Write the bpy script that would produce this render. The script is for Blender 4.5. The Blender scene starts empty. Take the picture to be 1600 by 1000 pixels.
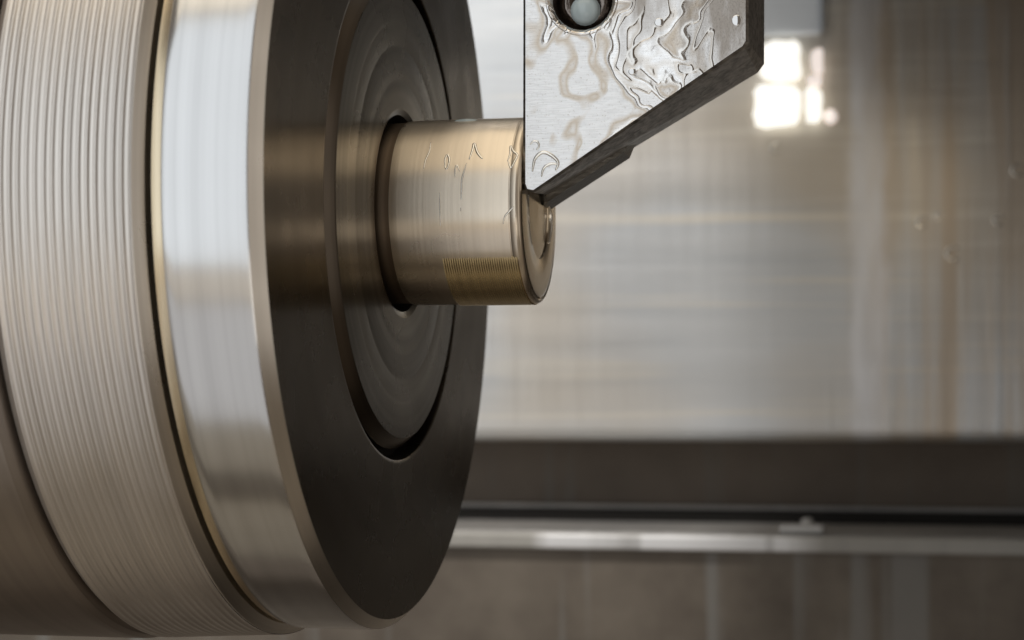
import bpy, bmesh, math, random
from mathutils import Vector, Matrix
random.seed(7)
S = bpy.context.scene
COL = S.collection
# ------------------------------------------------------------------ camera (1 unit = 1 cm)
CAM = Vector((6.7805, -24.3766, -1.5196)); YAW, PIT, ROL, FPX = 0.2115, 0.0022, -0.0102, 2894.7
fwd = Vector((-math.sin(YAW)*math.cos(PIT), math.cos(YAW)*math.cos(PIT), math.sin(PIT)))
rt = Vector((math.cos(YAW), math.sin(YAW), 0)); up = rt.cross(fwd)
R2 = math.cos(ROL)*rt + math.sin(ROL)*up; U2 = -math.sin(ROL)*rt + math.cos(ROL)*up
cd = bpy.data.cameras.new('camera'); co = bpy.data.objects.new('camera', cd); COL.objects.link(co)
m3 = Matrix((R2, U2, -fwd)).transposed()
co.matrix_world = Matrix.Translation(CAM) @ m3.to_4x4()
cd.sensor_width = 36; cd.lens = 36*FPX/1600; cd.clip_start = 0.5; cd.clip_end = 500
cd.dof.use_dof = True
cd.dof.focus_distance = (Vector((1.6, -1.15, 0.4))-CAM).dot(fwd)
cd.dof.aperture_fstop = 0.32
S.camera = co
# ------------------------------------------------------------------ world, lamps, exposure
W = bpy.data.worlds.new('World'); S.world = W; W.use_nodes = True
W.node_tree.nodes['Background'].inputs[0].default_value = (0.50, 0.40, 0.31, 1)
W.node_tree.nodes['Background'].inputs[1].default_value = 0.22
def area(name, loc, target, sx, sy, rad, color):
    l = bpy.data.lights.new(name, 'AREA'); l.shape = 'RECTANGLE'; l.size = sx; l.size_y = sy
    l.energy = rad*math.pi*sx*sy; l.color = color
    o = bpy.data.objects.new(name, l); COL.objects.link(o); o.location = loc
    o.rotation_euler = (Vector(target)-Vector(loc)).to_track_quat('-Z', 'Y').to_euler()
    return o
area('front_window_light', (-36.5, -42, 17), (-36.5, 0, 17), 81, 56, 0.96, (0.90, 0.955, 1.0))
area('gap_fill_light', (-36, -41, -14.2), (-36, 0, -14.2), 82, 6.4, 0.50, (1.0, 0.90, 0.76))  # added strip of light filling the dark gap between the front lights
area('front_low_fill', (-36, -40, -37.5), (-36, 0, -37.5), 82, 40, 0.46, (0.97, 0.98, 1.0))  # added light standing in for bounce from low in front
area('low_right_fill', (11, -38, -16), (8, 20, -4), 16, 16, 0.85, (1.0, 0.93, 0.83))  # added light, out of view, brightening the wall's lower right
area('right_fill_light', (33, -17, 8), (0, -17, 8), 20, 52, 0.42, (1.0, 0.95, 0.88))  # added light with no known source, brightens the ring bevel
area('overhead_light', (-8, -9, 40), (-8, -8.9, 0), 56, 54, 1.10, (1.0, 0.89, 0.72))
sl = bpy.data.lights.new('wall_fill_light', 'SPOT'); sl.energy = 37000; sl.spot_size = math.radians(52); sl.spot_blend = 1.0
sl.shadow_soft_size = 1.5; sl.color = (1.0, 0.96, 0.91)
so = bpy.data.objects.new('wall_fill_light', sl); COL.objects.link(so); so.location = (-8, 0, 26)  # added spot, out of view, to brighten the back wall
so.rotation_euler = (Vector((-5, 25, -6))-so.location).to_track_quat('-Z', 'Y').to_euler()
wl = bpy.data.lights.new('warm_wall_fill', 'SPOT'); wl.energy = 1000; wl.spot_size = math.radians(34); wl.spot_blend = 1.0
wl.shadow_soft_size = 0.8; wl.color = (1.0, 0.84, 0.60)
wo = bpy.data.objects.new('warm_wall_fill', wl); COL.objects.link(wo); wo.location = (11.0, 12.0, 5.0)  # added warm spot, out of view, for the glow on the wall
wo.rotation_euler = (Vector((4.4, 25, 1.0))-wo.location).to_track_quat('-Z', 'Y').to_euler()
S.view_settings.view_transform = 'Standard'; S.view_settings.look = 'None'
S.view_settings.exposure = 0; S.view_settings.gamma = 1
try: S.cycles.use_denoising = True; S.cycles.use_adaptive_sampling = False; S.cycles.sample_clamp_indirect = 4.0
except Exception: pass
# ------------------------------------------------------------------ helpers
def at(px, py, Y):
    d = fwd*FPX + R2*(px-800) - U2*(py-500)
    return CAM + d*((Y-CAM.y)/d.y)
def on_rod(px, py, r=1.25):
    d = fwd*FPX + R2*(px-800) - U2*(py-500); d.normalize()
    a = d.y**2+d.z**2; b = 2*(CAM.y*d.y+CAM.z*d.z); c = CAM.y**2+CAM.z**2-r*r
    return CAM + d*((-b-math.sqrt(max(b*b-4*a*c, 0)))/(2*a))
def link(o, parent=None):
    COL.objects.link(o)
    if parent: o.parent = parent
    return o
def mesh_obj(name, verts, faces, mat, parent=None, smooth=True):
    me = bpy.data.meshes.new(name); me.from_pydata([tuple(v) for v in verts], [], faces); me.update()
    if smooth: me.polygons.foreach_set('use_smooth', [True]*len(me.polygons))
    me.materials.append(mat)
    return link(bpy.data.objects.new(name, me), parent)
def tag(o, label, cat, group=None, kind=None):
    if label: o['label'] = label
    if cat: o['category'] = cat
    if group: o['group'] = group
    if kind: o['kind'] = kind
    return o
def thing(name, loc, label, cat, group=None):
    o = bpy.data.objects.new(name, None); o.location = loc; o.empty_display_size = 0.5
    return tag(link(o), label, cat, group)
def lathe(name, runs, mat, parent, n=288):
    """surface of revolution about X; every run is one smooth strip of (x, r)"""
    v, f = [], []
    for run in runs:
        b = len(v)
        for (x, r) in run:
            for i in range(n):
                a = 2*math.pi*i/n; v.append((x, r*math.cos(a), r*math.sin(a)))
        for j in range(len(run)-1):
            for i in range(n):
                k = (i+1) % n
                f.append((b+j*n+i, b+j*n+k, b+(j+1)*n+k, b+(j+1)*n+i))
    return mesh_obj(name, v, f, mat, parent)
def box(name, lo, hi, mat, parent=None, bev=0.0, seg=2):
    bm = bmesh.new(); bmesh.ops.create_cube(bm, size=1)
    for q in bm.verts:
        q.co = Vector([(lo[i]+hi[i])/2 + q.co[i]*(hi[i]-lo[i]) for i in range(3)])
    if bev: bmesh.ops.bevel(bm, geom=bm.edges[:], offset=bev, segments=seg, affect='EDGES', profile=0.5)
    me = bpy.data.meshes.new(name); bm.to_mesh(me); bm.free(); me.materials.append(mat)
    return link(bpy.data.objects.new(name, me), parent)
def tube(name, pts, rad, mat, parent=None, n=8, nrm=None):
    """a bead swept along points, tapering at both ends"""
    v, f = [], []; m = len(pts)
    for i, p in enumerate(pts):
        t = (pts[min(i+1, m-1)]-pts[max(i-1, 0)]).normalized()
        s = nrm or Vector((0, p.y, p.z)).normalized(); q = t.cross(s).normalized()
        r = rad*(0.25+0.75*math.sin(math.pi*(i+0.4)/(m-0.2))**0.6)
        for k in range(n):
            a = 2*math.pi*k/n; v.append(p + s*(r*0.4*math.cos(a)) + q*(r*1.1*math.sin(a)))
    for i in range(m-1):
        for k in range(n):
            l = (k+1) % n; f.append((i*n+k, i*n+l, (i+1)*n+l, (i+1)*n+k))
    f.append(tuple(range(n))[::-1]); f.append(tuple((m-1)*n+k for k in range(n)))
    return mesh_obj(name, v, f, mat, parent)
def spline(ctrl, k=6):
    out = []; m = len(ctrl)
    for i in range(m-1):
        p0, p1, p2, p3 = ctrl[max(i-1, 0)], ctrl[i], ctrl[i+1], ctrl[min(i+2, m-1)]
        for j in range(k):
            t = j/k
            out.append(0.5*((2*p1)+(p2-p0)*t+(2*p0-5*p1+4*p2-p3)*t*t+(3*p1-p0-3*p2+p3)*t**3))
    out.append(ctrl[-1]); return out
def dome(name, c, nrm, rx, ry, h, mat, parent=None, n=20, m=6):
    """a flattened drop lying on a surface with normal nrm"""
    nrm = Vector(nrm).normalized(); u = nrm.cross(Vector((0, 0, 1))).normalized(); w = nrm.cross(u)
    v, f = [Vector(c)+nrm*h], []
    for j in range(1, m+1):
        a = math.pi/2*j/m
        for i in range(n):
            b = 2*math.pi*i/n
            v.append(Vector(c)+u*(rx*math.sin(a)*math.cos(b))+w*(ry*math.sin(a)*math.sin(b))+nrm*(h*math.cos(a)))
    for i in range(n): f.append((0, 1+i, 1+(i+1) % n))
    for j in range(m-1):
        for i in range(n):
            k = (i+1) % n; f.append((1+j*n+i, 1+(j+1)*n+i, 1+(j+1)*n+k, 1+j*n+k))
    f.append(tuple(1+(m-1)*n+i for i in range(n)))
    return mesh_obj(name, v, f, mat, parent)
# ------------------------------------------------------------------ materials
class NT:
    def __init__(s, name):
        s.m = bpy.data.materials.new(name); s.m.use_nodes = True; s.t = s.m.node_tree
        s.b = s.t.nodes['Principled BSDF']
    def n(s, typ, ins=None, **kw):
        o = s.t.nodes.new(typ)
        for k, v in kw.items(): setattr(o, k, v)
        for k, v in (ins or {}).items(): s.set(o.inputs[k], v)
        return o
    def set(s, sock, v):
        if isinstance(v, bpy.types.NodeSocket): s.t.links.new(v, sock)
        else: sock.default_value = v
    def p(s, **kw):
        for k, v in kw.items(): s.set(s.b.inputs[k.replace('_', ' ')], v)
    def math(s, op, a, b=0.5, c=None):
        o = s.t.nodes.new('ShaderNodeMath'); o.operation = op
        s.set(o.inputs[0], a); s.set(o.inputs[1], b)
        if c is not None: s.set(o.inputs[2], c)
        return o.outputs[0]
    def coord(s): return s.n('ShaderNodeTexCoord').outputs['Object']
    def xyz(s):
        o = s.n('ShaderNodeSeparateXYZ', {0: s.coord()}); return o.outputs
    def noise(s, vec, scale, detail=3, rough=0.5, dist=0.0):
        return s.n('ShaderNodeTexNoise', {'Vector': vec, 'Scale': scale, 'Detail': detail, 'Roughness': rough, 'Distortion': dist}).outputs['Fac']
    def noise1(s, w, scale, detail=3):
        return s.n('ShaderNodeTexNoise', {'W': w, 'Scale': scale, 'Detail': detail}, noise_dimensions='1D').outputs['Fac']
    def map(s, scale, loc=(0, 0, 0)):
        return s.n('ShaderNodeMapping', {'Vector': s.coord(), 'Scale': scale, 'Location': loc}).outputs[0]
    def ramp(s, fac, stops):
        o = s.n('ShaderNodeValToRGB', {0: fac}); e = o.color_ramp.elements
        while len(e) < len(stops): e.new(0.5)
        for q, (p, c) in zip(e, stops):
            q.position = p; q.color = (c, c, c, 1) if isinstance(c, (int, float)) else (*c, 1)
        return o.outputs[0]
    def mix(s, fac, a, b, mode='MIX'):
        o = s.n('ShaderNodeMix', data_type='RGBA', blend_type=mode)
        s.set(o.inputs[0], fac)
        for i, v in ((6, a), (7, b)): s.set(o.inputs[i], v if isinstance(v, bpy.types.NodeSocket) else (*v, 1))
        return o.outputs[2]
    def bump(s, h, strength=0.2, dist=0.02):
        return s.n('ShaderNodeBump', {'Height': h, 'Strength': strength, 'Distance': dist}).outputs[0]
    def radius(s):
        x = s.xyz(); return s.math('SQRT', s.math('ADD', s.math('MULTIPLY', x[1], x[1]), s.math('MULTIPLY', x[2], x[2])), 0)
def turned(name, base, rough, along='x', aniso=0.75, lines=40, bstr=0.12, blotch=0.12, base2=None, metal=1.0):
    """turned metal: fine lathe marks run round the axis"""
    t = NT(name)
    w = t.xyz()[0] if along == 'x' else t.radius()
    l1 = t.noise1(w, lines, 6); l2 = t.noise1(w, lines*0.22, 3)
    n3 = t.noise(t.coord(), 0.9, 4)
    c = t.mix(t.ramp(l2, [(0.35, 0.0), (0.65, 1.0)]), base, base2 or tuple(x*(1-blotch) for x in base))
    rr = t.math('MULTIPLY_ADD', n3, rough*0.7, rough*0.65)
    tn = t.n('ShaderNodeTangent', direction_type='RADIAL', axis='X').outputs[0]
    t.p(Base_Color=c, Metallic=metal, Roughness=rr, Anisotropic=aniso, Anisotropic_Rotation=0.25, Tangent=tn,
        Normal=t.bump(t.math('ADD', l1, t.math('MULTIPLY', l2, 1.5)), bstr, 0.01))
    return t.m
M = {}
M['band'] = turned('polished_steel', (0.75, 0.755, 0.76), 0.21, 'x', 0.70, 22, 0.035)
M['ridge'] = turned('ridged_steel', (0.82, 0.775, 0.725), 0.40, 'x', 0.3, 10, 0.012)
M['collet_edge'] = turned('collet_edge_steel', (0.15, 0.125, 0.10), 0.32, 'x', 0.4, 50, 0.03)
M['brass'] = turned('groove_wall_metal', (0.95, 0.82, 0.60), 0.24, 'x', 0.4, 50, 0.03)
M['bevel'] = turned('bevel_steel', (0.84, 0.79, 0.72), 0.30, 'x', 0.5, 60, 0.04)
M['face'] = turned('blackened_face', (0.195, 0.165, 0.13), 0.28, 'r', 0.7, 14, 0.03, 0.10)
M['collet'] = turned('collet_steel', (0.27, 0.25, 0.215), 0.28, 'r', 0.6, 10, 0.035, 0.45)
M['dark'] = turned('contact_shade_steel', (0.34, 0.26, 0.19), 0.42, 'x', 0.4, 20, 0.05)
M['rear'] = turned('rear_steel', (0.42, 0.37, 0.33), 0.38, 'x', 0.4, 20, 0.05)
M['rod'] = turned('rod_bronze', (0.97, 0.86, 0.71), 0.30, 'x', 0.45, 26, 0.05, 0.08)
M['rod_end'] = turned('rod_end_bronze', (0.72, 0.61, 0.46), 0.13, 'r', 0.5, 16, 0.05, 0.15)
M['thread'] = turned('rod_groove_bronze', (1.0, 0.84, 0.52), 0.25, 'x', 0.4, 60, 0.03)
t = NT('cavity_black'); t.p(Base_Color=(0.012, 0.010, 0.008, 1), Roughness=0.7); M['black'] = t.m
t = NT('coolant_drop'); t.p(Base_Color=(0.98, 0.95, 0.90, 1), Roughness=0.03, IOR=1.42, Transmission_Weight=1.0); M['drop'] = t.m
t = NT('milky_coolant'); t.p(Base_Color=(0.58, 0.69, 0.73, 1), Roughness=0.06, IOR=1.4, Specular_IOR_Level=0.9); M['milky'] = t.m
t = NT('wet_steel_drop'); t.p(Base_Color=(0.80, 0.80, 0.80, 1), Metallic=0.9, Roughness=0.05); M['wet'] = t.m
t = NT('bead_coolant'); t.p(Base_Color=(1.0, 0.97, 0.90, 1), Roughness=0.22, Metallic=0.85); M['bead'] = t.m
# ground steel tool face with films of oil on it
def tool_face():
    t = NT('oily_ground_steel')
    X = t.xyz(); co_ = t.coord()
    warp = t.n('ShaderNodeTexNoise', {'Vector': co_, 'Scale': 1.0, 'Detail': 2.0}).outputs['Color']
    wv = t.n('ShaderNodeVectorMath', {0: warp, 1: (1.7, 1.7, 1.7)}, operation='MULTIPLY').outputs[0]
    wv = t.n('ShaderNodeVectorMath', {0: co_, 1: wv}, operation='ADD').outputs[0]
    st = t.n('ShaderNodeMapping', {'Vector': wv, 'Scale': (1.9, 1.0, 1.2), 'Rotation': (0, -0.45, 0), 'Location': (3.3, 0, 1.2)}).outputs[0]
    f = t.noise(st, 1.3, 1.6, 0.42)
    # the film gathers towards the upper right of the plate
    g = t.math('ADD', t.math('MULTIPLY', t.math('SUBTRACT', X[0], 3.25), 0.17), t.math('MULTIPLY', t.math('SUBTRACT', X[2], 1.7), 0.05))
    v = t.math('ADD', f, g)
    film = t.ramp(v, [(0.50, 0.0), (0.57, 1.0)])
    def line(c, w): return t.ramp(v, [(c-w, 0.0), (c, 1.0), (c+w, 0.0)])
    lines = t.math('MAXIMUM', line(0.535, 0.020), t.math('MULTIPLY', line(0.635, 0.018), 0.9))
    tan = t.ramp(v, [(0.40, 0.0), (0.475, 0.75), (0.52, 0.15), (0.57, 0.0), (0.62, 0.55), (0.66, 0.1)])
    gr = t.noise(t.map((5, 1, 62)), 1.0, 2); sp = t.noise(co_, 30, 3, 0.7)
    h = t.math('ADD', t.math('MULTIPLY', gr, 0.85), t.math('MULTIPLY', sp, 0.6))
    h = t.math('MULTIPLY', h, t.math('SUBTRACT', 1.0, t.math('MULTIPLY', film, 0.5)))
    h = t.math('ADD', h, t.math('MULTIPLY', lines, 1.1))
    base = t.mix(t.ramp(gr, [(0.40, 0.0), (0.60, 1.0)]), (0.88, 0.88, 0.88), (0.98, 0.98, 0.98))
    c = t.mix(tan, base, (0.60, 0.49, 0.36))
    c = t.mix(t.math('MULTIPLY', t.ramp(v, [(0.56, 0.0), (0.70, 1.0)]), 0.35), c, (0.45, 0.43, 0.42))
    c = t.mix(t.math('MULTIPLY', t.ramp(sp, [(0.32, 1.0), (0.42, 0.0)]), 0.45), c, (0.40, 0.34, 0.28))
    dim_n = t.noise(t.map((2.2, 1, 0.55), (4, 0, 2)), 1.0, 4, 0.6)
    dim_m = t.ramp(t.math('ADD', dim_n, t.math('MULTIPLY', t.math('ADD', t.math('SUBTRACT', X[0], 4.0), t.math('MULTIPLY', t.math('SUBTRACT', X[2], 2.3), 0.5)), 0.16)), [(0.38, 0.0), (0.62, 1.0)])
    c = t.mix(t.math('MULTIPLY', dim_m, 0.82), c, (0.24, 0.20, 0.16))  # light falloff painted as brown blotches, darker towards the upper right
    c = t.mix(t.math('MULTIPLY', lines, 0.7), c, (0.94, 0.93, 0.90))
    t.p(Base_Color=c, Metallic=1.0, Roughness=t.math('SUBTRACT', 0.34, t.math('MULTIPLY', film, 0.20)),
        Normal=t.bump(h, 0.28, 0.022))
    return t.m
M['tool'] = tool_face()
t = NT('tool_flank_steel')
n1 = t.noise(t.n('ShaderNodeMapping', {'Vector': t.coord(), 'Rotation': (0, 0.60, 0), 'Scale': (1.2, 3.0, 9.0)}).outputs[0], 1.6, 4, 0.6, 0.4)
t.p(Base_Color=t.mix(t.ramp(n1, [(0.35, 0.0), (0.62, 1.0)]), (0.17, 0.158, 0.145), (0.50, 0.475, 0.45)), Metallic=0.9, Roughness=0.36,
    Normal=t.bump(n1, 0.45, 0.05)); M['flank'] = t.m
t = NT('carbide'); n1 = t.noise(t.map((4, 9, 14)), 2.0, 4)
t.p(Base_Color=t.mix(n1, (0.09, 0.083, 0.072), (0.24, 0.22, 0.19)), Metallic=0.9, Roughness=0.30, Normal=t.bump(n1, 0.4, 0.03)); M['insert'] = t.m
t = NT('screw_steel'); n1 = t.noise(t.coord(), 9, 3)
t.p(Base_Color=t.mix(n1, (0.10, 0.08, 0.07), (0.34, 0.30, 0.27)), Metallic=1.0, Roughness=0.25, Normal=t.bump(n1, 0.4, 0.03)); M['screw'] = t.m
# stainless back wall: brushed sideways, stained with runs of coolant
t = NT('stained_stainless_wall')
hs = t.noise(t.map((0.07, 1, 0.9)), 1.0, 5, 0.6); hs2 = t.noise(t.map((0.06, 1, 1.9), (5, 0, 3)), 1.0, 3, 0.5, 0.3)
vs = t.noise(t.map((1.1, 1, 0.06), (2, 0, 0)), 1.0, 4, 0.55); vs2 = t.noise(t.map((2.6, 1, 0.10), (9, 0, 4)), 1.0, 3)
big = t.noise(t.map((0.10, 1, 0.13), (1.0, 0, 7.2)), 1.0, 2)
X = t.xyz(); side = t.ramp(t.math('ADD', t.math('MULTIPLY_ADD', X[0], 0.08, 0.0), t.math('MULTIPLY', t.noise(t.coord(), 0.5, 3), 0.16)), [(0.46, 0.0), (0.60, 1.0)])
c = t.mix(t.ramp(hs, [(0.35, 0.0), (0.65, 1.0)]), (0.58, 0.61, 0.64), (0.70, 0.72, 0.74))
c = t.mix(t.math('MULTIPLY', t.ramp(big, [(0.50, 0.0), (0.66, 1.0)]), 0.6), c, (0.68, 0.58, 0.44))
c = t.mix(t.math('MULTIPLY', t.ramp(hs2, [(0.54, 0.0), (0.66, 1.0)]), 0.75), c, (0.82, 0.78, 0.70))
vmask = t.math('MULTIPLY', t.ramp(vs, [(0.44, 0.0), (0.60, 1.0)]), t.math('MULTIPLY_ADD', side, 0.85, 0.0))
c = t.mix(vmask, c, (0.60, 0.50, 0.39))
c = t.mix(t.math('MULTIPLY', t.ramp(vs2, [(0.58, 0.0), (0.72, 1.0)]), t.math('MULTIPLY_ADD', side, 0.5, 0.02)), c, (0.70, 0.71, 0.72))
wob = t.math('ADD', X[0], t.math('MULTIPLY', t.noise(t.map((1, 1, 0.5), (3, 0, 3)), 0.8, 4), 0.9))
run = t.math('MULTIPLY', t.ramp(t.math('MULTIPLY', wob, 0.1), [(0.565, 0.0), (0.595, 1.0), (0.645, 0.9), (0.675, 0.0)]), t.noise(t.map((1.2, 1, 0.3), (0, 0, 6)), 1.0, 3))
c = t.mix(t.math('MULTIPLY', run, 1.5), c, (0.86, 0.87, 0.90))
t.p(Base_Color=c, Metallic=0.55, Roughness=t.math('MULTIPLY_ADD', hs, 0.20, 0.28), Normal=t.bump(t.math('ADD', hs, vs2), 0.12, 0.2)); M['wall'] = t.m
def grimy(name, a, b, drip, rough=0.6, damt=0.5, seed=0.0):
    t = NT(name)
    n1 = t.noise(t.map((0.35, 1, 0.35), (seed, 0, 1)), 1.0, 5, 0.6); d = t.noise(t.map((1.5, 1, 0.045), (seed, 0, 2)), 1.0, 2, 0.4)
    c = t.mix(t.ramp(n1, [(0.35, 0.0), (0.65, 1.0)]), a, b)
    c = t.mix(t.math('MULTIPLY', t.ramp(d, [(0.60, 0.0), (0.70, 1.0)]), damt), c, drip)
    t.p(Base_Color=c, Metallic=0.2, Roughness=rough, Normal=t.bump(n1, 0.15, 0.15)); return t.m
M['lower'] = grimy('lower_panel_paint', (0.135, 0.112, 0.09), (0.215, 0.185, 0.15), (0.27, 0.27, 0.26), 0.55, 0.6)
M['recess'] = grimy('recess_paint', (0.115, 0.092, 0.072), (0.15, 0.122, 0.096), (0.14, 0.14, 0.13), 0.6, 0.5, 3.0)
M['rail'] = grimy('rail_steel', (0.30, 0.30, 0.30), (0.40, 0.39, 0.38), (0.5, 0.5, 0.5), 0.4, 0.4, 5.0)
t = NT('lip_paint'); X = t.xyz()      # highlight painted into the colour along its middle, dull towards the ends
lit_mid = t.math('MULTIPLY', t.ramp(t.math('MULTIPLY_ADD', X[0], 0.1, 0.5), [(0.20, 0.0), (0.25, 1.0)]), t.ramp(t.math('MULTIPLY_ADD', X[0], 0.1, 0.5), [(0.86, 1.0), (0.96, 0.0)]))
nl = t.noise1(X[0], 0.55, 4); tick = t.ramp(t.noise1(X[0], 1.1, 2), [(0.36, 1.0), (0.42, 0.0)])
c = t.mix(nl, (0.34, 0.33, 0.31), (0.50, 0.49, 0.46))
c = t.mix(t.math('MULTIPLY', lit_mid, t.ramp(nl, [(0.28, 0.5), (0.48, 1.0)])), c, (0.93, 0.94, 0.96))
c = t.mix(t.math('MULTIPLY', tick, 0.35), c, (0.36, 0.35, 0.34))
t.p(Base_Color=c, Metallic=t.math('MULTIPLY', lit_mid, 0.55), Roughness=t.math('MULTIPLY_ADD', nl, 0.35, 0.38), Normal=t.bump(nl, 0.2, 0.1)); M['lip'] = t.m
M['lip_clean'] = grimy('clean_lip_paint', (0.50, 0.50, 0.50), (0.62, 0.62, 0.62), (0.7, 0.7, 0.7), 0.25, 0.3, 9.0)
M['side'] = grimy('side_wall_paint', (0.085, 0.072, 0.060), (0.11, 0.094, 0.078), (0.06, 0.06, 0.06), 0.6, 0.3, 2.0)
M['floor'] = grimy('tray_paint', (0.42, 0.38, 0.32), (0.50, 0.45, 0.38), (0.3, 0.28, 0.25), 0.5, 0.3, 4.0)
t = NT('reflection_block_paint'); n1 = t.noise(t.coord(), 1.2, 3)
t.p(Base_Color=t.mix(n1, (0.50, 0.52, 0.54), (0.60, 0.62, 0.64)), Roughness=0.45, Emission_Color=(0.84, 0.92, 1.0, 1), Emission_Strength=0.10); M['glow_block'] = t.m  # pale block of the wall's reflection, with a slight glow added
t = NT('reflection_glow'); n1 = t.noise(t.coord(), 1.6, 4)
t.p(Base_Color=(0.8, 0.8, 0.75, 1), Emission_Color=t.mix(t.ramp(n1, [(0.3, 0.0), (0.7, 1.0)]), (1.0, 0.96, 0.86), (1.0, 0.99, 0.94)), Emission_Strength=1.0); M['glow'] = t.m  # glow put in for light reflected by the wall, no real source
t = NT('dim_reflection_glow'); t.p(Base_Color=(0.8, 0.75, 0.72, 1), Emission_Color=(1.0, 0.88, 0.82, 1), Emission_Strength=0.72); M['glow2'] = t.m
# ------------------------------------------------------------------ setting: the machine's inside
w = box('back_wall', (-60, 25, -4.72), (60, 26.5, 60), M['wall'], None, 0.35, 4); w['kind'] = 'structure'
w = box('upper_light_block', (4.5, 2, 8.0), (11.95, 24.9, 9.0), M['side'], None, 0.1); w['kind'] = 'structure'  # unseen slab added to shade the wall's upper right
w = box('light_block_box', (-2.5, 7.0, 5.5), (11.9, 13, 24), M['rail'], None, 0.3); w['kind'] = 'structure'  # unseen box added to keep light off the wall's upper right
w = box('recessed_wall', (-60, 27.2, -12), (60, 28.2, -4.4), M['recess']); w['kind'] = 'structure'
w = box('lower_wall', (-60, 23.4, -60), (60, 24.4, -7.40), M['lower']); w['kind'] = 'structure'
w = box('side_wall_blocker', (12, 4, -60), (13, 24.98, 60), M['side']); w['kind'] = 'structure'  # unseen, set close in to block light from the wall's right side
w = box('chip_tray_floor', (-60, -18, -24), (34, 1.5, -23), M['floor'], None, 0.2); w['kind'] = 'structure'
w = box('dark_reflect_bar', (-60, -10.5, -22.9), (34, -7.0, -22.4), M['lower'], None, 0.2); w['kind'] = 'structure'  # unseen dark bar added for its reflection in the lower drum
# rail along the foot of the wall
rl = thing('wall_rail', (0, 24, -7.3), 'long pale steel rail along the foot of the back wall, bright in its middle', 'rail')
def put(o, root):
    o.parent = root; o.matrix_parent_inverse = Matrix.Translation(root.location).inverted(); return o
put(box('rail_body', (-60, 23.41, -7.38), (60, 26.2, -6.98), M['rail'], None, 0.06), rl)
put(box('rear_bead', (-60, 26.9, -6.72), (60, 27.15, -6.60), M['rail'], None, 0.05), rl)
put(box('gap_shade_strip', (-60, 26.95, -7.1), (60, 27.12, -6.72), M['black']), rl)  # black strip painting the shadow in the gap behind the rail
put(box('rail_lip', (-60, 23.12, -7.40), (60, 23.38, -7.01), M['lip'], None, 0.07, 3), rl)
p = at(1255, 815, 23.6)
cl = thing('rail_clip', (p.x, 23.8, -6.95), 'small pale clip with a short stem sitting on the steel rail', 'clip')
put(box('clip_plate', (p.x-0.62, 23.45, -6.975), (p.x+0.55, 23.95, -6.74), M['lip_clean'], None, 0.11), cl)
put(box('clip_stem', (p.x-0.10, 24.0, -6.97), (p.x+0.24, 24.3, -6.62), M['lip_clean'], None, 0.12), cl)
# glowing panes added in place of a bright reflection on the wall
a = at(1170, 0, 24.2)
glare = thing('reflection_panes', (at(1225, 0, 24.6).x, 25, 5), 'glaring white reflections on the back wall, built as glowing panes below a pale grey block', 'glare')
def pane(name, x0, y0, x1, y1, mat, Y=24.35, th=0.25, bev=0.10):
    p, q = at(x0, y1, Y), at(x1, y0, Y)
    return put(box(name, (p.x, Y, p.z), (q.x, Y+th, q.z), mat, None, bev, 3), glare)
pane('glow_block', 1150, -60, 1284, 58, M['glow_block'], 24.62, 0.36, 0.16)
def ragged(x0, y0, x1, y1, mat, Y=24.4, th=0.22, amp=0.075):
    """a glowing sheet with a ragged edge, standing in for light reflected by the wall"""
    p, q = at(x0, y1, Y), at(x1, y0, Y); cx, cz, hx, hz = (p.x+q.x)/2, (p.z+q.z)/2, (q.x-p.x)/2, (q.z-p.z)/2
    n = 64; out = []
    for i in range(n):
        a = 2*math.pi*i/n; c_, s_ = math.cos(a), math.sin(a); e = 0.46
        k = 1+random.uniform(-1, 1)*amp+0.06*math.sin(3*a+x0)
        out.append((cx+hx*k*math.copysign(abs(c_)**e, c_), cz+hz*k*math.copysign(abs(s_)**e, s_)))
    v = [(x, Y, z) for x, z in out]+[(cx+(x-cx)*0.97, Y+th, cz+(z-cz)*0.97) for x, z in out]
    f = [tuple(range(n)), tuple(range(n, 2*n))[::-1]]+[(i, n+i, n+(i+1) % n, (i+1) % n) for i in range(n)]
    return put(mesh_obj('reflection_pane', v, f, mat, None, False), glare)
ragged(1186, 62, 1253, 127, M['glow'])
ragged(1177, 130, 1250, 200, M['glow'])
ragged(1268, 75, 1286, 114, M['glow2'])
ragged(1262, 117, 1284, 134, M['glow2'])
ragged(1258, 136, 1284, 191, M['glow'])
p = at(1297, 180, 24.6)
tag(dome('round_reflection', (p.x, 24.95, p.z), (0, -1, 0), 0.17, 0.2, 0.16, M['glow2']), 'tiny round pinkish reflection just right of the glaring panes, built as a glowing dome', 'glare')
drops = [(1490, 396, 0.19, 'largest coolant droplet on the stained wall, below the other droplets'),
         (1441, 347, 0.14, 'coolant droplet on the stained wall, leftmost of the cluster right of the glaring panes'),
         (1468, 337, 0.10, 'tiny coolant droplet on the stained wall between two bigger ones'),
         (1561, 344, 0.14, 'coolant droplet on the stained wall close to the photo\'s edge, above the largest'),
         (1591, 266, 0.16, 'highest coolant droplet on the stained wall, at the photo\'s edge'),
         (1213, 232, 0.13, 'coolant droplet on the wall straight below the glaring panes')]
for (px, py, r, lb) in drops:
    p = at(px, py, 24.97); a0 = random.uniform(0.3, 1.2)
    ring = [p+Vector((r*math.cos(a0+i*0.36), 0, r*0.9*math.sin(a0+i*0.36))) for i in range(14)]
    tag(tube('coolant_droplet', ring, 0.035, M['bead'], None, 8, Vector((0, -1, 0))), lb, 'droplet', 'coolant droplets on the back wall')
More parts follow.
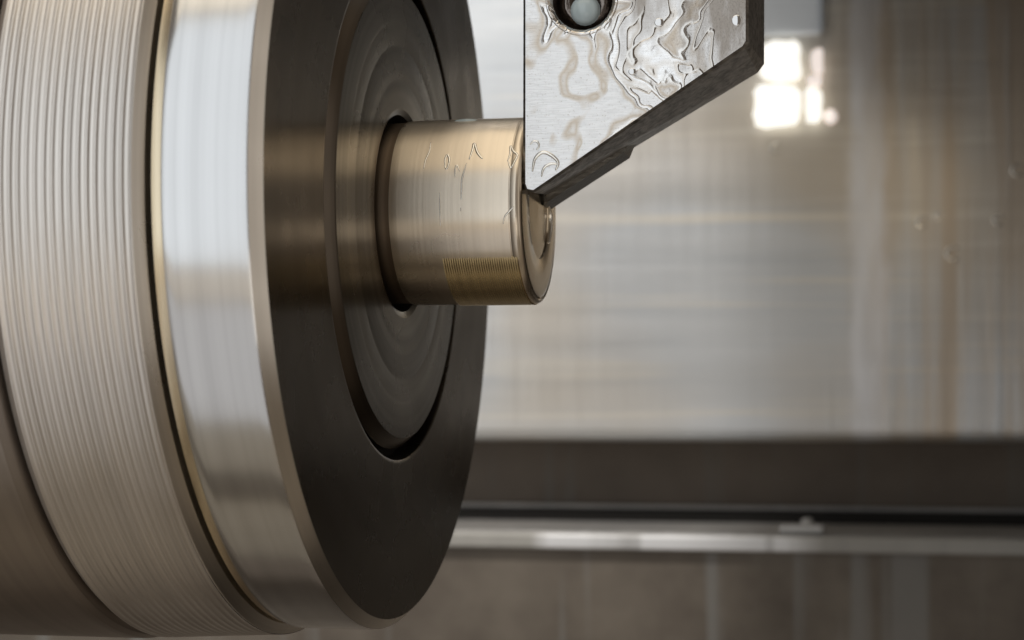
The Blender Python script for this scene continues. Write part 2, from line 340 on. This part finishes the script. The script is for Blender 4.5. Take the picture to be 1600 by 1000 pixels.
# ------------------------------------------------------------------ the chuck
ck = thing('lathe_chuck', (0, 0, 0), 'large round steel lathe chuck with ridged collar and dark front face', 'chuck')
def arc(cx, cr, r, a0, a1, n=6):
    return [(cx+r*math.cos(math.radians(a0+(a1-a0)*i/n)), cr+r*math.sin(math.radians(a0+(a1-a0)*i/n))) for i in range(n+1)]
# rear body
lathe('rear_body', [[(-9, 5.79), (-3.42, 5.79), (-3.36, 5.79), (-3.31, 5.78)], [(-3.31, 5.78), (-3.22, 5.74)], [(-3.22, 5.74), (-3.205, 5.71), (-3.205, 5.3)]], M['rear'], ck)
lathe('rear_groove', [[(-3.21, 5.45), (-3.10, 5.45)]], M['black'], ck)
# ridged collar
pr = [(-3.14, 5.55), (-3.13, 5.68), (-3.03, 5.755)]
run = []; x0, x1, n = -3.02, -1.440, 16
amp = [random.uniform(0.8, 1.05) for _ in range(20)]; ph = [random.uniform(-0.6, 0.6) for _ in range(20)]
for i in range(n*8+1):
    u = i/8.0; x = x0+(x1-x0)*u/n
    run.append((x, 5.760-0.075*(x-x0)/(x1-x0)+0.0088*amp[int(u+0.5)]*math.cos(2*math.pi*u)+0.0022*math.cos(4*math.pi*u+ph[int(u+0.5)])))
lathe('ridged_collar', [pr, [pr[-1]]+run, [(-1.440, 5.685), (-1.424, 5.68)]], M['ridge'], ck)
lathe('collar_chamfer', [[(-1.424, 5.68), (-1.33, 5.55)], [(-1.33, 5.55), (-1.325, 5.2)]], M['bevel'], ck)
lathe('groove', [[(-1.34, 5.30), (-1.24, 5.30)]], M['black'], ck)
# clamp ring, polished
lathe('groove_wall', [[(-1.255, 5.25), (-1.252, 5.545)], [(-1.252, 5.545), (-1.125, 5.585)]], M['brass'], ck)
lathe('polished_ring', [[(-1.125, 5.585), (-1.11, 5.598), (-1.0, 5.60), (-0.30, 5.60), (-0.26, 5.60)]+[(-0.26+0.135*math.sin(q*0.157), 5.60-0.018*(1-math.cos(q*0.157))) for q in range(1, 9)]], M['band'], ck)
lathe('ring_bevel', [[(-0.132, 5.587), (-0.128, 5.582), (-0.12, 5.574)], [(-0.12, 5.574), (-0.02, 5.482), (0.0, 5.46)]], M['bevel'], ck)
# front face with the ring groove, recessed black channel
fr = [(0.0, 5.46), (0.0, 5.0), (0.0, 4.2), (0.0, 3.6), (0.0, 3.40), (0.0, 3.368), (-0.012, 3.352)]
lathe('front_face', [fr, [(-0.012, 3.352), (-0.35, 3.35)]], M['face'], ck)
lathe('ring_groove', [[(-0.30, 3.36), (-0.30, 3.1)]], M['black'], ck)
lathe('collet_chamfer', [[(-0.34, 3.215), (-0.10, 3.20)], [(-0.10, 3.20), (0.035, 3.075), (0.045, 3.06)]], M['collet_edge'], ck)
# collet: shallow turned steps
cf = [(0.050, 3.050), (0.052, 2.9), (0.052, 2.62)]
for r, d in ((2.56, 0.0008), (2.26, 0.0018), (1.80, 0.0008)):
    cf += [(0.052, r+0.03), (0.052-d, r+0.008), (0.052-d, r-0.008), (0.052, r-0.03)]
cf += [(0.052, 1.42)]
lathe('collet', [[(0.045, 3.06), (0.050, 3.050)], cf, [(0.052, 1.42), (0.04, 1.38), (0.02, 1.34)]], M['collet'], ck)
lathe('collet_bore', [[(0.02, 1.34), (-0.5, 1.33)]], M['black'], ck)
# ------------------------------------------------------------------ the workpiece
rod = thing('metal_rod', (0, 0, 0), 'short bronze coloured round bar clamped in the chuck, its end being cut', 'metal bar')
L = 1.939
lathe('rod_shaded_end', [[(-0.6, 1.225), (0.11, 1.225), (0.15, 1.230), (0.19, 1.238)]], M['dark'], rod)  # dark colour paints the contact shadow where the rod enters the chuck
lathe('rod_body', [[(0.19, 1.238), (0.25, 1.247), (0.31, 1.25), (0.5, 1.25), (0.8, 1.25), (1.2, 1.25), (1.6, 1.25), (1.78, 1.25)],
                   [(1.78, 1.25), (1.79, 1.244), (1.80, 1.25), (1.87, 1.25)]], M['rod'], rod)
lathe('end_rim', [[(1.87, 1.25), (1.905, 1.243), (1.925, 1.225), (1.932, 1.20)], [(1.932, 1.20), (1.915, 1.185)]], M['rod'], rod)
lathe('end_face', [[(1.915, 1.185), (1.932, 1.165), (1.934, 1.12), (1.934, 0.9), (1.934, 0.66), (1.931, 0.65)], [(1.931, 0.65), (1.918, 0.64)],
                   [(1.918, 0.64), (1.919, 0.60), (1.921, 0.35), (1.923, 0.15), (1.925, 0.001)]], M['rod_end'], rod)
q = at(852, 336, 0.9)
tag(tube('coolant_rivulet', spline([Vector((1.945, y, z)) for y, z in ((0.62, 0.10), (0.70, 0.0), (0.72, -0.12), (0.68, -0.26), (0.58, -0.42))], 5), 0.035, M['bead']), 'golden highlight on the rod end just under the cutting tip, built as a thin bead', 'coolant', 'coolant runs on the rod')  # bead added in place of the tip's golden reflection
# fine grooves cut on the lower front of the rod
def groove_patch():
    v, f = [], []
    xa, xb, n = 0.86, 1.86, 33
    a0, a1, m = math.radians(-128), math.radians(-31), 60     # angle measured from -Y towards +Z
    k = n*6
    for i in range(k+1):
        u = i/6.0; x = xa+(xb-xa)*i/k
        for j in range(m+1):
            t = j/m; a = a0+(a1-a0)*t
            fade = min(1, (1-t)*7)
            r = 1.2535+0.0125*(0.5+0.5*math.cos(2*math.pi*u))*fade-0.004*(1-fade)
            v.append((x, -r*math.cos(a), r*math.sin(a)))
    for i in range(k):
        for j in range(m):
            b = i*(m+1)+j; f.append((b, b+m+1, b+m+2, b+1))
    return mesh_obj('grooved_band', v, f, M['thread'], rod)
groove_patch()
# rivulets of coolant lying on the rod
riv = [([(733, 249), (738, 235), (741, 224), (745, 236), (749, 243), (754, 248)], 0.017, 'bright hooked bead of coolant on top of the rod, nearest its middle'),
       ([(793, 252), (797, 240), (798, 228), (802, 236), (808, 242), (804, 252), (798, 262), (794, 252)], 0.015, 'pointed loop of coolant on the rod close beside the tool'),
       ([(696, 262), (695, 250), (699, 242), (702, 250), (698, 264), (694, 258)], 0.013, 'narrow oval loop of coolant on top of the rod, nearest the chuck'),
       ([(729, 255), (726, 265), (722, 280), (721, 300), (720, 330)], 0.011, 'long thin vertical run of coolant down the front of the rod'),
       ([(711, 277), (711, 266), (714, 258), (718, 268)], 0.010, 'tiny hooked bead of coolant on the rod between two longer runs'),
       ([(662, 264), (665, 250), (671, 236), (673, 222)], 0.009, 'faint slanting streak of coolant on the rod near the chuck'),
       ([(786, 350), (789, 338), (796, 330), (803, 322)], 0.010, 'slanted bead of coolant low on the rod under the tool'),
       ([(687, 300), (687, 320), (688, 345), (690, 380)], 0.007, 'hairline vertical run of coolant on the rod\'s front, nearest the chuck')]
for pts, r, lb in riv:
    tag(tube('coolant_rivulet', spline([on_rod(x, y, 1.251) for x, y in pts], 5), r, M['bead']), lb, 'coolant', 'coolant runs on the rod')
p = on_rod(728, 189, 1.245)
tag(dome('coolant_blob', p, (0, p.y, p.z), 0.16, 0.05, 0.03, M['milky']), 'small clear blob of coolant sitting on top of the rod', 'coolant')
# ------------------------------------------------------------------ the cutting tool
YF, YB = -1.10, 1.25
tl = thing('cutting_tool', tuple(at(1000, 0, 0)), 'wet ground-steel cutting tool with slanted underside and screw hole touching the rod', 'cutting tool')
def XZ(px, py, Y=YF):
    q = at(px, py, Y); return (q.x, q.z)
prof = [XZ(821, -330), XZ(821, 287), XZ(824, 295), XZ(833, 297), XZ(1160, 72), XZ(1165, 64), XZ(1165, -330)]
hc = at(909, -2, YF); HR = 0.44
def plate():
    """front plate with a round countersunk hole, flanks swept back in depth"""
    bm = bmesh.new()
    vs = [bm.verts.new((x, YF, z)) for x, z in prof]
    n = 48
    hv = [bm.verts.new((hc.x+HR*math.cos(2*math.pi*i/n), YF, hc.z+HR*math.sin(2*math.pi*i/n))) for i in range(n)]
    ed = [bm.edges.new((vs[i], vs[(i+1) % len(vs)])) for i in range(len(vs))]
    ed += [bm.edges.new((hv[i], hv[(i+1) % n])) for i in range(n)]
    bmesh.ops.triangle_fill(bm, edges=ed, use_beauty=True, use_dissolve=False, normal=(0, -1, 0))
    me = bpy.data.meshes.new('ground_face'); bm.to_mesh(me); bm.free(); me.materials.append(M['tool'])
    return put(link(bpy.data.objects.new('ground_face', me)), tl)
plate()
bprof = [XZ(838, -330, YB), XZ(838, 262, YB), XZ(841, 282, YB), XZ(868, 302, YB), XZ(1182, 112, YB), XZ(1191, 100, YB), XZ(1193, -330, YB)]
def sweep(name, poly, bpoly, ya, yb, mat):
    v, f = [], []; m = len(poly)
    cx = sum(p[0] for p in poly)/m; cz = sum(p[1] for p in poly)/m
    ys = [ya, ya+0.05, yb-0.08, yb]; off = [0.0, -0.035, -0.035, 0.02]
    for y, o in zip(ys, off):
        w = (y-ya)/(yb-ya); pl = [(p[0]*(1-w)+q[0]*w, p[1]*(1-w)+q[1]*w) for p, q in zip(poly, bpoly)]
        for i, (x, z) in enumerate(pl):
            (xa, za), (xb, zb) = pl[i-1], pl[(i+1) % m]
            t1 = Vector((x-xa, z-za)).normalized(); t2 = Vector((xb-x, zb-z)).normalized()
            nn = Vector((-(t1.y+t2.y), t1.x+t2.x)).normalized()
            v.append((x+nn.x*o, y, z+nn.y*o))
    for j in range(3):
        for i in range(m):
            k = (i+1) % m; f.append((j*m+i, (j+1)*m+i, (j+1)*m+k, j*m+k))
    f.append(tuple(3*m+i for i in range(m))[::-1])
    return put(mesh_obj(name, v, f, mat, None, False), tl)
sweep('shank', prof, bprof, YF, YB, M['flank'])
# screw hole: cone, screw head, drop of milky coolant
hn = 48
def ringmesh(name, rings, mat):
    v, f = [], []
    for (r, y) in rings:
        for i in range(hn): v.append((hc.x+r*math.cos(2*math.pi*i/hn), y, hc.z+r*math.sin(2*math.pi*i/hn)))
    for j in range(len(rings)-1):
        for i in range(hn):
            k = (i+1) % hn; f.append((j*hn+i, j*hn+k, (j+1)*hn+k, (j+1)*hn+i))
    return put(mesh_obj(name, v, f, mat), tl)
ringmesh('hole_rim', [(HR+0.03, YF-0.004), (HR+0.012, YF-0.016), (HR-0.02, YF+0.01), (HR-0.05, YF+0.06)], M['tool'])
ringmesh('screw_hole', [(HR-0.05, YF+0.06), (0.36, YF+0.22), (0.33, YF+0.40), (0.001, YF+0.42)], M['screw'])
ringmesh('screw_head', [(0.33, YF+0.38), (0.31, YF+0.26), (0.24, YF+0.22), (0.15, YF+0.30), (0.001, YF+0.33)], M['screw'])
q = at(913, 15, YF+0.12)
tag(dome('coolant_drop', (q.x, YF+0.20, q.z), (0, -1, 0), 0.195, 0.195, 0.15, M['milky']), 'bluish milky drop of coolant filling the screw hole of the tool', 'coolant')
# carbide tip under the slanted flank
def XY(px, py, Y): q = at(px, py, Y); return Vector((q.x, Y, q.z))
Yb = 0.86
def insert():
    back = [XY(858, 329, Yb), XY(984, 247, Yb), XY(990, 232, Yb), XY(1012, 200, Yb), XY(868, 296, Yb)]
    front = [Vector((p.x+0.004, 0.30, p.z)) for p in back]
    front[0] += Vector((0.03, 0, 0.05)); front[1] += Vector((0, 0, 0.03))
    m = 5; v = front+back
    f = [tuple(range(m))[::-1], tuple(m+i for i in range(m))]
    for i in range(m): f.append((i, (i+1) % m, m+(i+1) % m, m+i))
    return put(mesh_obj('carbide_tip', v, f, M['insert'], None, False), tl)
insert()
# drops on the tool face
for (px, py, rx, ry, lb) in ((1151, 32, 0.06, 0.07, 'small round drop on the tool face beside its right edge'), (988, 112, 0.05, 0.045, 'small clear drop in the middle of the tool face'),
                             (1030, 35, 0.06, 0.055, 'small clear drop on the tool face right of the screw hole')):
    q = at(px, py, YF); tag(dome('coolant_bead', (q.x, YF-0.002, q.z), (0, -1, 0), rx, ry, 0.009, M['wet']), lb, 'coolant', 'coolant beads on the tool face')
for pts, rad, lb in (([(832, 268), (836, 248), (848, 238), (862, 243), (872, 254), (868, 266)], 0.022, 'curved rim of a coolant film near the lower corner of the tool face'),
                     ([(846, 276), (850, 262), (862, 256), (874, 258)], 0.016, 'short inner rim of coolant film just above the slanted lower edge'),
                     ([(828, 226), (833, 221), (840, 222), (842, 229), (838, 234)], 0.013, 'little hooked rim of coolant by the left edge of the tool face')):
    ln = [at(x, y, YF-0.001) for x, y in pts]
    tag(tube('coolant_rivulet', spline(ln, 6), rad, M['bead'], None, 8, Vector((0, -1, 0))), lb, 'coolant', 'coolant rims on the tool face')
